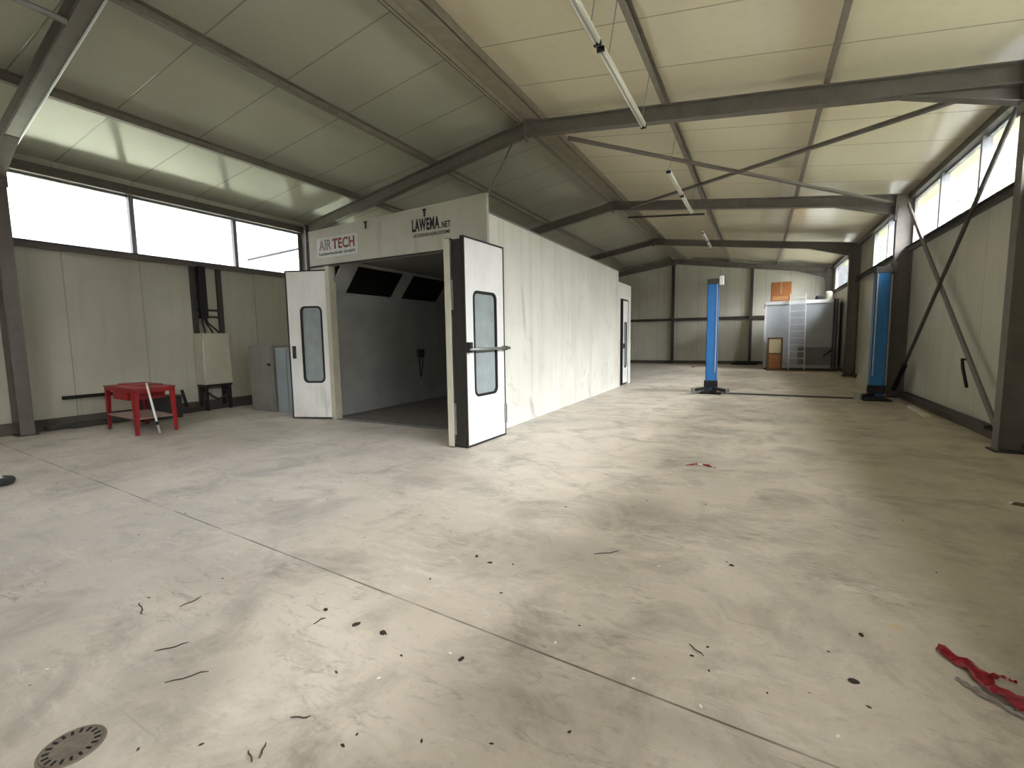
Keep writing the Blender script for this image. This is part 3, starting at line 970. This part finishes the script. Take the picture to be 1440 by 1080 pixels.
# sheet leaning on the right wall behind the lift post
o = tag(MB().prism([(-.42, 0.0), (-.40, 0.0), (.0, 1.55), (-.02, 1.55)], 'y', 15.2, 16.9).build('leaning_board', 'cream'),
        'pale board leaning against the right wall behind the blue lift post', 'board')
o.location = (XR - .03, 0, 0)
o = thing('wall_lever', 'dark bent lever sticking out of the right wall below the cross brace', 'lever', (XR, 10.0, 1.05))
MB().box(-.02, 0, -.04, .04, -.05, .05).build('plate', 'black', o)
MB().tube([(-.01, 0, 0), (-.09, 0, .01), (-.10, -.08, -.12), (-.09, -.27, -.42)], .022, 10).build('lever', 'black', o, smooth=True)
tag(MB().bar((2.74, 11.9, .02), (2.68, 10.55, .02), .09, .035).build('pale_strip', 'white'),
    'pale strip lying at the foot of the right wall', 'strip')  # thin white bar on the floor along the wall
tag(MB().box(XR - .12, XR - .001, 8.9, 13.4, .115, .17).build('cable_duct', 'steel_dark'),
    'dark rail along the foot of the right wall below the cross brace', 'rail')

# ------------------------------------------------------------------ far end
o = thing('storage_cabin', 'grey sheet-metal cabin in the far right corner of the hall', 'cabin', (.22, 23.1, 0))
MB().box(0, 2.66, 0, 2.6, 0.06, 2.78).build('cabin_walls', 'cabin', o)
MB().box(-.04, 2.70, -.05, 2.65, 2.78, 2.92).build('cabin_roof', 'cabin_trim', o)
MB().box(-.03, .05, -.03, .05, 0, 2.78).build('lit_edge', 'cabin_trim', o)  # paler bar standing in for light on the cabin's left edge
MB().box(-.02, 2.68, -.03, 2.62, 0, .06).build('cabin_base', 'black', o)
MB().box(1.55, 2.4, -.012, 0, .78, .86).build('vent_slot', 'black', o)
MB().box(1.25, 2.62, -.02, 0, .2, .95).build('lower_panel', 'cabin_low', o)
o = thing('cardboard_box', 'brown cardboard box standing on the cabin roof above the ladder', 'box', (.78, 23.5, 2.925))
MB().box(-.38, .38, -.3, .3, 0, .82).build('carton', 'card', o, .01)
MB().box(-.04, .04, -.304, .304, .3, .823).build('tape', 'tape', o)
MB().box(-.30, .26, -.303, -.3, .06, .22).build('shipping_label', 'tape', o)
o = thing('ladder', 'aluminium ladder leaning against the front of the grey cabin', 'ladder', (1.40, 22.35, 0))
for x in (-.28, .28):
    MB().bar((x, 0, 0.0), (x, .66, 3.2), .035, .075, (0, 1, 0)).build('stile', 'alu', o)
for k in range(11):
    u = .07 + k * .088
    MB().bar((-.27, .66 * u, 3.2 * u), (.27, .66 * u, 3.2 * u), .04, .04).build('rung', 'alu', o)
o = thing('wooden_door_panel', 'brown wooden panel with a pale glazed upper half leaning on the cabin', 'panel', (.62, 22.9, 0))
MB().ring([(-.29, 0), (.29, 0), (.29, 1.38), (-.29, 1.38)], [(-.22, .07), (.22, .07), (.22, 1.31), (-.22, 1.31)], 'y', -.03, .03).build('panel_frame', 'wood_dark', o)
MB().box(-.22, .22, -.015, .015, .07, .68).build('lower_board', 'wood', o)
MB().box(-.22, .22, -.022, .022, .66, .72).build('mid_rail', 'wood_dark', o)
MB().box(-.22, .22, -.01, .01, .72, 1.31).build('upper_pane', 'cream_glass', o)
o = thing('canister', 'small cream canister lying on the cabin roof under the far right window', 'canister', (2.5, 23.3, 2.92))
MB().tube([(0, 0, .0), (0, 0, .3), (0, .0, .34)], [.13, .13, .05], 16).build('canister_body', 'cream', o)
MB().tube([(0, 0, .34), (0, 0, .38)], .05, 12).build('cap', 'black', o)
tag(MB().box(2.05, 2.36, 23.15, 23.6, 2.92, 3.1).build('dark_bag', 'black', None, .05), 'black bundle lying on the cabin roof beside the cream canister', 'bag')
o = thing('standpipe', 'dark vertical pipes standing in the corner right of the grey cabin', 'pipe', (2.72, 22.6, 0))
for k, (x, y) in enumerate(((-.08, 0), (.02, .05))):
    MB().tube([(x, y, 0), (x, y, 2.9)], .04, 10).build('pipe', 'steel_dark', o)
MB().tube([(-.08, 0, .9), (-.25, -.02, .7), (-.4, -.05, .62)], .035, 10).build('branch_pipe', 'black', o)
tag(MB().box(.3, 2.8, 22.15, 22.27, 0, .05).build('timber_batten', 'wood_dark'), 'dark timber batten lying on the floor before the cabin', 'batten')
o = thing('scrap_pile', 'low dark heap of scrap tubes on the floor left of the cabin', 'scrap', (-.7, 26.2, 0))
MB().tube([(-.5, 0, .05), (.7, .05, .05)], .05, 8).tube([(-.3, .1, .14), (.75, .12, .12)], .04, 8).tube([(-.1, -.12, .04), (.6, -.1, .04)], .04, 8).build('scrap_tube', 'black', o)

# ------------------------------------------------------------------ things on the floor
def blob_mesh(r, seed, flat=.25):
    rnd = random.Random(seed)
    bm = bmesh.new()
    bmesh.ops.create_icosphere(bm, subdivisions=2, radius=1)
    for v in bm.verts:
        k = 1 + .6 * noise.noise(v.co * 1.6 + Vector((seed, seed * .7, 0)))
        v.co = Vector((v.co.x * r * k, v.co.y * r * k * .65, max(0, v.co.z) * r * flat * k + (.001 if v.co.z < 0 else 0)))
    m = MB()
    m.bm.free()
    m.bm = bm
    return m


def crumb(x, y, r, seed, label, cat, mat, group=None, name='leaf_crumb', flat=.3):
    o = blob_mesh(r, seed, flat).build(name, mat)
    o.location = (x, y, 0.0)
    o.rotation_euler = (0, 0, seed * 1.7)
    tag(o, label, cat, group)
    return o


DARK = [(-4.28, 1.71), (-6.09, 3.21), (-6.29, 3.39), (-4.34, 2.54), (-4.44, 2.13), (-5.01, 2.35), (-3.15, 1.28), (-1.65, 1.35), (-1.8, 0.85), (-1.99, 0.73), (-2.98, 1.61), (-3.59, 2.95), (-2.69, 5.86), (-1.04, 5.04), (-0.86, 4.21), (-0.94, 3.99), (-2.62, 2.47), (-1.3, 2.26), (-1.78, 2.2), (-1.46, 1.57), (-0.78, 2.17), (-1.07, 1.24), (-0.83, 1.35), (-1.31, 1.15), (-1.32, 1.09), (-0.59, 1.53), (-2.0, 4.83), (-1.47, 3.74), (-0.14, 3.26), (0.34, 2.51), (0.08, 2.09), (0.44, 2.19), (-0.17, 2.29), (-0.15, 2.12), (-0.23, 2.19), (1.03, 3.68), (1.07, 4.63), (-0.37, 4.34), (-1.4, 2.6)]
BIG = [(-2.1, 1.67), (-1.84, 1.65), (-1.66, 1.66), (-1.19, 1.68), (-0.11, 3.22), (0.5, 2.73), (0.41, 2.33), (-1.68, 2.59), (-1.55, 2.55)]
TWIG = [((-3.12, 1.22), (-2.97, 1.17)), ((-2.86, 1.3), (-2.86, 1.42)), ((-2.55, 1.04), (-2.47, 1.15)), ((-2.27, 0.95), (-2.17, 1.08)), ((-2.04, 1.54), (-2.03, 1.61)), ((-1.61, 0.91), (-1.55, 0.89)), ((-1.54, 0.91), (-1.58, 0.96)), ((-1.6, 1.08), (-1.53, 1.12)), ((-0.96, 2.96), (-0.81, 3.08)), ((-0.25, 2.26), (-0.18, 2.2))]
WHITE = [(-2.88, 0.75), (-3.73, 3.96), (-1.45, 1.41), (-1.26, 1.69), (-0.84, 1.99), (-0.44, 1.92), (-0.53, 3.0), (-0.16, 1.89), (0.31, 1.97)]

src = None
for k, (x, y) in enumerate(DARK):
    if src is None:
        src = crumb(x, y, .009, 3, 'tiny dark crumb of dry leaf lying on the concrete floor', 'leaf crumb', 'leaf', 'dark leaf crumbs on the floor', flat=.35)
    else:
        c = src.copy()
        C.objects.link(c)
        c.location = (x, y, 0)
        c.rotation_euler = (0, 0, k * 1.3)
        q = .75 + .5 * ((k * 37) % 10) / 10
        c.scale = (q, q * (.7 + .06 * (k % 7)), 1)
BIGL = ['curled brown leaf scrap on the floor left of centre, just short of the joint',
        'dark oval leaf, left one of a pair lying on the near floor left of centre',
        'dark oval leaf, right one of a pair lying on the near floor left of centre',
        'black leaf clump alone on the near floor just right of a pale chip',
        'black leaf clump on the open floor beyond the joint, a crumb beside it',
        'round black leaf clump on the near right floor beside the ochre spot',
        'largest black leaf clump on the near right floor',
        'grey leaf scrap lying in the middle of the dark oily patch, left of two',
        'grey leaf scrap lying in the middle of the dark oily patch, right of two']
for k, (x, y) in enumerate(BIG):
    crumb(x, y, .017 if k not in (1, 2, 6) else .023, 20 + k, BIGL[k], 'leaf', 'leaf', name='dead_leaf', flat=.35)
src = None
for k, (x, y) in enumerate(WHITE):
    if src is None:
        src = crumb(x, y, .009, 41, 'tiny white paint chip lying on the concrete floor', 'paint chip', 'chip', 'white paint chips on the floor', name='paint_chip')
    else:
        c = src.copy()
        C.objects.link(c)
        c.location = (x, y, 0)
        c.rotation_euler = (0, 0, k * 2.1)
TWL = ['short twig pointing at the camera, left of a bent twig on the left floor',
       'short bent twig on the left floor, right of another short twig',
       'thin dry twig with a thick right end on the near left floor',
       'longest dry twig on the near left floor, just below a shorter one',
       'very short twig left of the floor joint beside a curled leaf',
       'left twig of a crossing pair at the bottom edge of the floor',
       'right twig of a crossing pair at the bottom edge of the floor',
       'thin straight straw lying flat on the near floor left of the bottom centre',
       'wavy dark twig on the open middle floor, beyond the floor joint',
       'thin twig beside leaf crumbs at the right end of the floor joint']
for k, (a, b) in enumerate(TWIG):
    a, b = Vector((*a, .006)), Vector((*b, .006))
    n = (b - a).cross(Vector((0, 0, 1)))
    pts = [a.lerp(b, u) + n * (.04 * math.sin(u * 9 + k)) + Vector((0, 0, .004 * math.sin(u * 7 + k) + .003)) for u in (0, .2, .4, .6, .8, 1)]
    tag(MB().tube(pts, [.002, .003, .003, .003, .003, .0015], 6).build('twig', 'twig', smooth=True), TWL[k], 'twig')


def crumpled(name, pts, width, mat_red, mat_white, label, cat, seed, band=3, h=.03):
    """crumpled strip of film following a path on the floor: red film with pale bands as child parts"""
    rnd = random.Random(seed)
    pts = [Vector((p[0], p[1], 0)) for p in pts]
    rows = []
    N = 26
    total = len(pts) - 1
    for i in range(N + 1):
        u = i / N * total
        k = min(int(u), total - 1)
        p = pts[k].lerp(pts[k + 1], u - k)
        d = (pts[k + 1] - pts[k]).normalized()
        s = Vector((-d.y, d.x, 0))
        wv = width * (.45 + .55 * abs(noise.noise(Vector((i * .31, seed, 0)))) * 2) * min(1, .25 + 4 * min(i / N, 1 - i / N))
        row = []
        for j in range(6):
            v = j / 5 - .5
            z = .004 + h * abs(noise.noise(Vector((i * .4, j * .9, seed)))) + h * .5 * abs(noise.noise(Vector((i * 1.1, j * 1.7, seed + 3))))
            row.append(p + s * (v * wv + .3 * width * noise.noise(Vector((i * .22, seed + 9, 0)))) + Vector((0, 0, z)))
        rows.append(row)
    top = thing(name, label, cat, pts[0])
    for nm, mat, test in (('red_film', mat_red, lambda i: True),) if mat_white is None else (('red_film', mat_red, lambda i: (i // band) % 3 != 2), ('white_film', mat_white, lambda i: (i // band) % 3 == 2)):
        bm = bmesh.new()
        vs = [[bm.verts.new(q - pts[0]) for q in r] for r in rows]
        for i in range(N):
            if test(i):
                for j in range(5):
                    bm.faces.new((vs[i][j], vs[i][j + 1], vs[i + 1][j + 1], vs[i + 1][j]))
        bmesh.ops.delete(bm, geom=[v for v in bm.verts if not v.link_faces], context='VERTS')
        m = MB()
        m.bm.free()
        m.bm = bm
        o = m.build(nm, mat, top)
        so = o.modifiers.new('thick', 'SOLIDIFY')
        so.thickness = .0015
    return top


M['film_red'] = paint('red_film', (150, 18, 34), .25, .35, 14)
M['film_white'] = paint('white_film', (214, 206, 200), .3, .1, 14)
M['film_grey'] = paint('grey_film', (150, 140, 130), .4, .2, 14)
rt = crumpled('barrier_film', [(.795, 2.76), (.85, 2.68), (.885, 2.60), (.93, 2.53), (.985, 2.46), (1.06, 2.40), (1.16, 2.35), (1.28, 2.30)], .12, 'film_red', None,
              'crumpled dark red plastic film on the floor at the lower right edge', 'plastic film', 5, 5, .035)
for nm, mat, pts, wd in (('grey_strip', 'film_grey', [(.80, 2.54), (.835, 2.50), (.875, 2.455), (.93, 2.41), (1.0, 2.35)], .035),
                         ('curled_strip', 'film_red', [(.925, 2.56), (.93, 2.60), (.955, 2.635), (.99, 2.64), (1.015, 2.61)], .028)):
    sub = crumpled('strip_tmp', pts, wd, mat, None, 'x', 'x', 15, 5, .02)
    for ch in list(sub.children):
        ch.name = nm
        ch.parent = rt
        ch.location = sub.location - rt.location
    bpy.data.objects.remove(sub)
crumpled('barrier_tape', [(-.70, 5.58), (-.60, 5.66), (-.52, 5.69), (-.44, 5.63), (-.38, 5.58)], .05, 'film_red', 'film_white',
         'small scrap of red and white tape on the open floor before the blue post', 'tape', 8, 4, .02)
crumpled('barrier_tape', [(-2.75, 23.2), (-2.66, 23.4), (-2.6, 23.3)], .1, 'film_red', 'film_white',
         'tiny red scrap far back on the floor left of the blue post', 'tape', 12, 4, .12)
o = thing('wrapper', 'brown and white crumpled wrapper on the dark floor at the right edge', 'litter', (2.04, 5.47, 0))
blob_mesh(.05, 61, .5).build('brown_paper', 'wood_dark', o)
b = blob_mesh(.03, 63, .6).build('white_paper', 'chip', o)
b.location = (-.05, .02, 0)

# round cast drain cover
t = thing('drain_cover', 'round rusty drain cover with a ring of holes, flush in the near left floor', 'drain cover', (-2.225, .62, 0))
MB().tube([(0, 0, -.01), (0, 0, .006)], .088, 40).build('lid', 'iron', t)
MB().torus((0, 0, .0), .094, .006, 40, 8).build('rim', 'iron', t)
hm = MB()
for k in range(18):
    a = 2 * PI * k / 18
    c = Vector((.073 * math.cos(a), .073 * math.sin(a), .0065))
    d = Vector((math.cos(a), math.sin(a), 0))
    hm.bar(c - d * .010, c + d * .010, .009, .002)
hm.build('hole', 'hole', t)

# rubber-tyred castor lying on the left
t = thing('castor_wheel', 'grey rubber castor wheel lying on the floor at the left edge', 'wheel', (-7.22, 1.70, 0))
MB().torus((0, 0, .045), .075, .04, 28, 12).build('tyre', 'tyre', t, smooth=True)
MB().tube([(0, 0, .01), (0, 0, .075)], .05, 20).build('hub', 'galv', t)
MB().tube([(.0, 0, .07), (.0, 0, .115)], .022, 12).build('axle_bolt', 'alu', t)

# ------------------------------------------------------------------ outside
struct(MB().box(-60, 60, -50, 80, -.4, -.21).build('ground', 'ground'))


def tree(x, y, h, r, seed, label):
    rnd = random.Random(seed)
    t = thing('tree', label, 'tree', (x, y, -.21), 0, 'trees outside the right windows')
    MB().tube([(0, 0, 0), (.1, .05, h * .4), (.0, .1, h * .75)], [.18, .13, .05], 10).build('trunk', 'bark', t)
    bm = bmesh.new()
    for k in range(26):
        a, b = rnd.uniform(0, 2 * PI), rnd.uniform(-.9, 1)
        cc = Vector((math.cos(a) * r * .62 * math.sqrt(1 - b * b), math.sin(a) * r * .62 * math.sqrt(1 - b * b), h * .66 + b * h * .3))
        for q in range(120):
            v = Vector((rnd.gauss(0, 1), rnd.gauss(0, 1), rnd.gauss(0, 1))) * r * .19 + cc
            e1 = Vector((rnd.gauss(0, 1), rnd.gauss(0, 1), rnd.gauss(0, 1))).normalized()
            e2 = e1.orthogonal().normalized()
            s = rnd.uniform(.05, .1)
            bm.faces.new([bm.verts.new(p) for p in (v - e1 * s, v + e2 * s * .5, v + e1 * s, v - e2 * s * .5)])
    m = MB()
    m.bm.free()
    m.bm = bm
    m.build('foliage', 'foliage', t)


tree(8.8, 27.0, 9.0, 2.2, 1, 'tree outside the right windows, seen through the panes above the wall brace')
tree(11.5, 37.0, 11.0, 2.6, 2, 'taller tree outside, farther off beyond the right windows')
tree(6.6, 34.0, 7.5, 1.9, 3, 'tree outside seen through the window beside the blue lift post')

# ------------------------------------------------------------------ daylight
w = bpy.data.worlds.new('overcast')
bpy.context.scene.world = w
w.use_nodes = True
nt_ = w.node_tree
nt_.nodes.clear()
tc = nt_.nodes.new('ShaderNodeTexCoord')
sp = nt_.nodes.new('ShaderNodeSeparateXYZ')
rm = nt_.nodes.new('ShaderNodeMapRange')
rm.inputs['From Min'].default_value = -.05
rm.inputs['From Max'].default_value = .08
mx = nt_.nodes.new('ShaderNodeMix')
mx.data_type = 'RGBA'
mx.inputs[6].default_value = (.16, .18, .12, 1)
mx.inputs[7].default_value = (.98, .98, 1.0, 1)
bg = nt_.nodes.new('ShaderNodeBackground')
# overcast: moderate at the horizon, with a broad bright patch high on the right where the sun stands behind the cloud
def wm(op, a, b):
    nd = nt_.nodes.new('ShaderNodeMath')
    nd.operation = op
    for k, v in enumerate((a, b)):
        if isinstance(v, (int, float)):
            nd.inputs[k].default_value = v
        else:
            nt_.links.new(v, nd.inputs[k])
    return nd.outputs[0]


dp_ = nt_.nodes.new('ShaderNodeVectorMath')
dp_.operation = 'DOT_PRODUCT'
SE, SA = math.radians(58), math.radians(52)
dp_.inputs[1].default_value = (math.cos(SE) * math.cos(SA), -math.cos(SE) * math.sin(SA), math.sin(SE))
nt_.links.new(tc.outputs['Generated'], dp_.inputs[0])
glow = wm('MULTIPLY', wm('POWER', wm('MAXIMUM', dp_.outputs['Value'], 0.0), 7.0), 150.0)
base_ = wm('ADD', wm('MULTIPLY', wm('MAXIMUM', sp.outputs[2], 0.0), 3.0), 1.0)
nt_.links.new(wm('ADD', glow, base_), bg.inputs[1])
ow = nt_.nodes.new('ShaderNodeOutputWorld')
L = nt_.links.new
L(tc.outputs['Generated'], sp.inputs[0])
L(sp.outputs[2], rm.inputs[0])
L(rm.outputs[0], mx.inputs[0])
L(mx.outputs[2], bg.inputs[0])
L(bg.outputs[0], ow.inputs[0])


def portal(name, loc, rot, sx, sy):
    d = bpy.data.lights.new(name, 'AREA')
    d.shape = 'RECTANGLE'
    d.size, d.size_y = sx, sy
    d.cycles.is_portal = True
    o = bpy.data.objects.new(name, d)
    C.objects.link(o)
    o.location = loc
    o.rotation_euler = rot


portal('skylight_left', (XL - .15, 3.85, (ZSL + ZTL) / 2), (0, -PI / 2, 0), ZTL - ZSL, 14.3)
portal('skylight_right', (XR + .15, 8.65, (ZSR + ZTR) / 2), (0, PI / 2, 0), ZTR - ZSR, 18.7)
portal('skylight_far', (XR + .15, 22.9, (ZSR + ZTR) / 2), (0, PI / 2, 0), ZTR - ZSR, 6.2)

portal('skylight_gate', (1.28, Y0 - .12, 1.5), (PI / 2, 0, 0), 2.5, .6)  # guides sky light through the added gate strip
# ------------------------------------------------------------------ camera
cam = bpy.data.cameras.new('camera')
cam.sensor_width = 36
cam.lens = 649.7 / 1440 * 36
cam.clip_start = .05
co = bpy.data.objects.new('camera', cam)
C.objects.link(co)
yaw, pitch, roll = .4902, -.0979, -.0151
fw = Vector((-math.sin(yaw) * math.cos(pitch), math.cos(yaw) * math.cos(pitch), math.sin(pitch)))
r_ = Vector((math.cos(yaw), math.sin(yaw), 0))
u_ = r_.cross(fw)
r2 = r_ * math.cos(roll) + u_ * math.sin(roll)
u2 = -r_ * math.sin(roll) + u_ * math.cos(roll)
mt = Matrix((r2, u2, -fw)).transposed().to_4x4()
mt.translation = Vector((0, 0, 1.5))
co.matrix_world = mt
sc = bpy.context.scene
sc.camera = co
sc.view_settings.view_transform = 'Standard'
sc.view_settings.look = 'None'
sc.view_settings.gamma = 1
sc.view_settings.use_curve_mapping = False
sc.view_settings.exposure = 1.58
sc.cycles.use_denoising = True
sc.cycles.max_bounces = 12
sc.cycles.diffuse_bounces = 8
sc.cycles.transparent_max_bounces = 16
sc.cycles.sample_clamp_indirect = 6
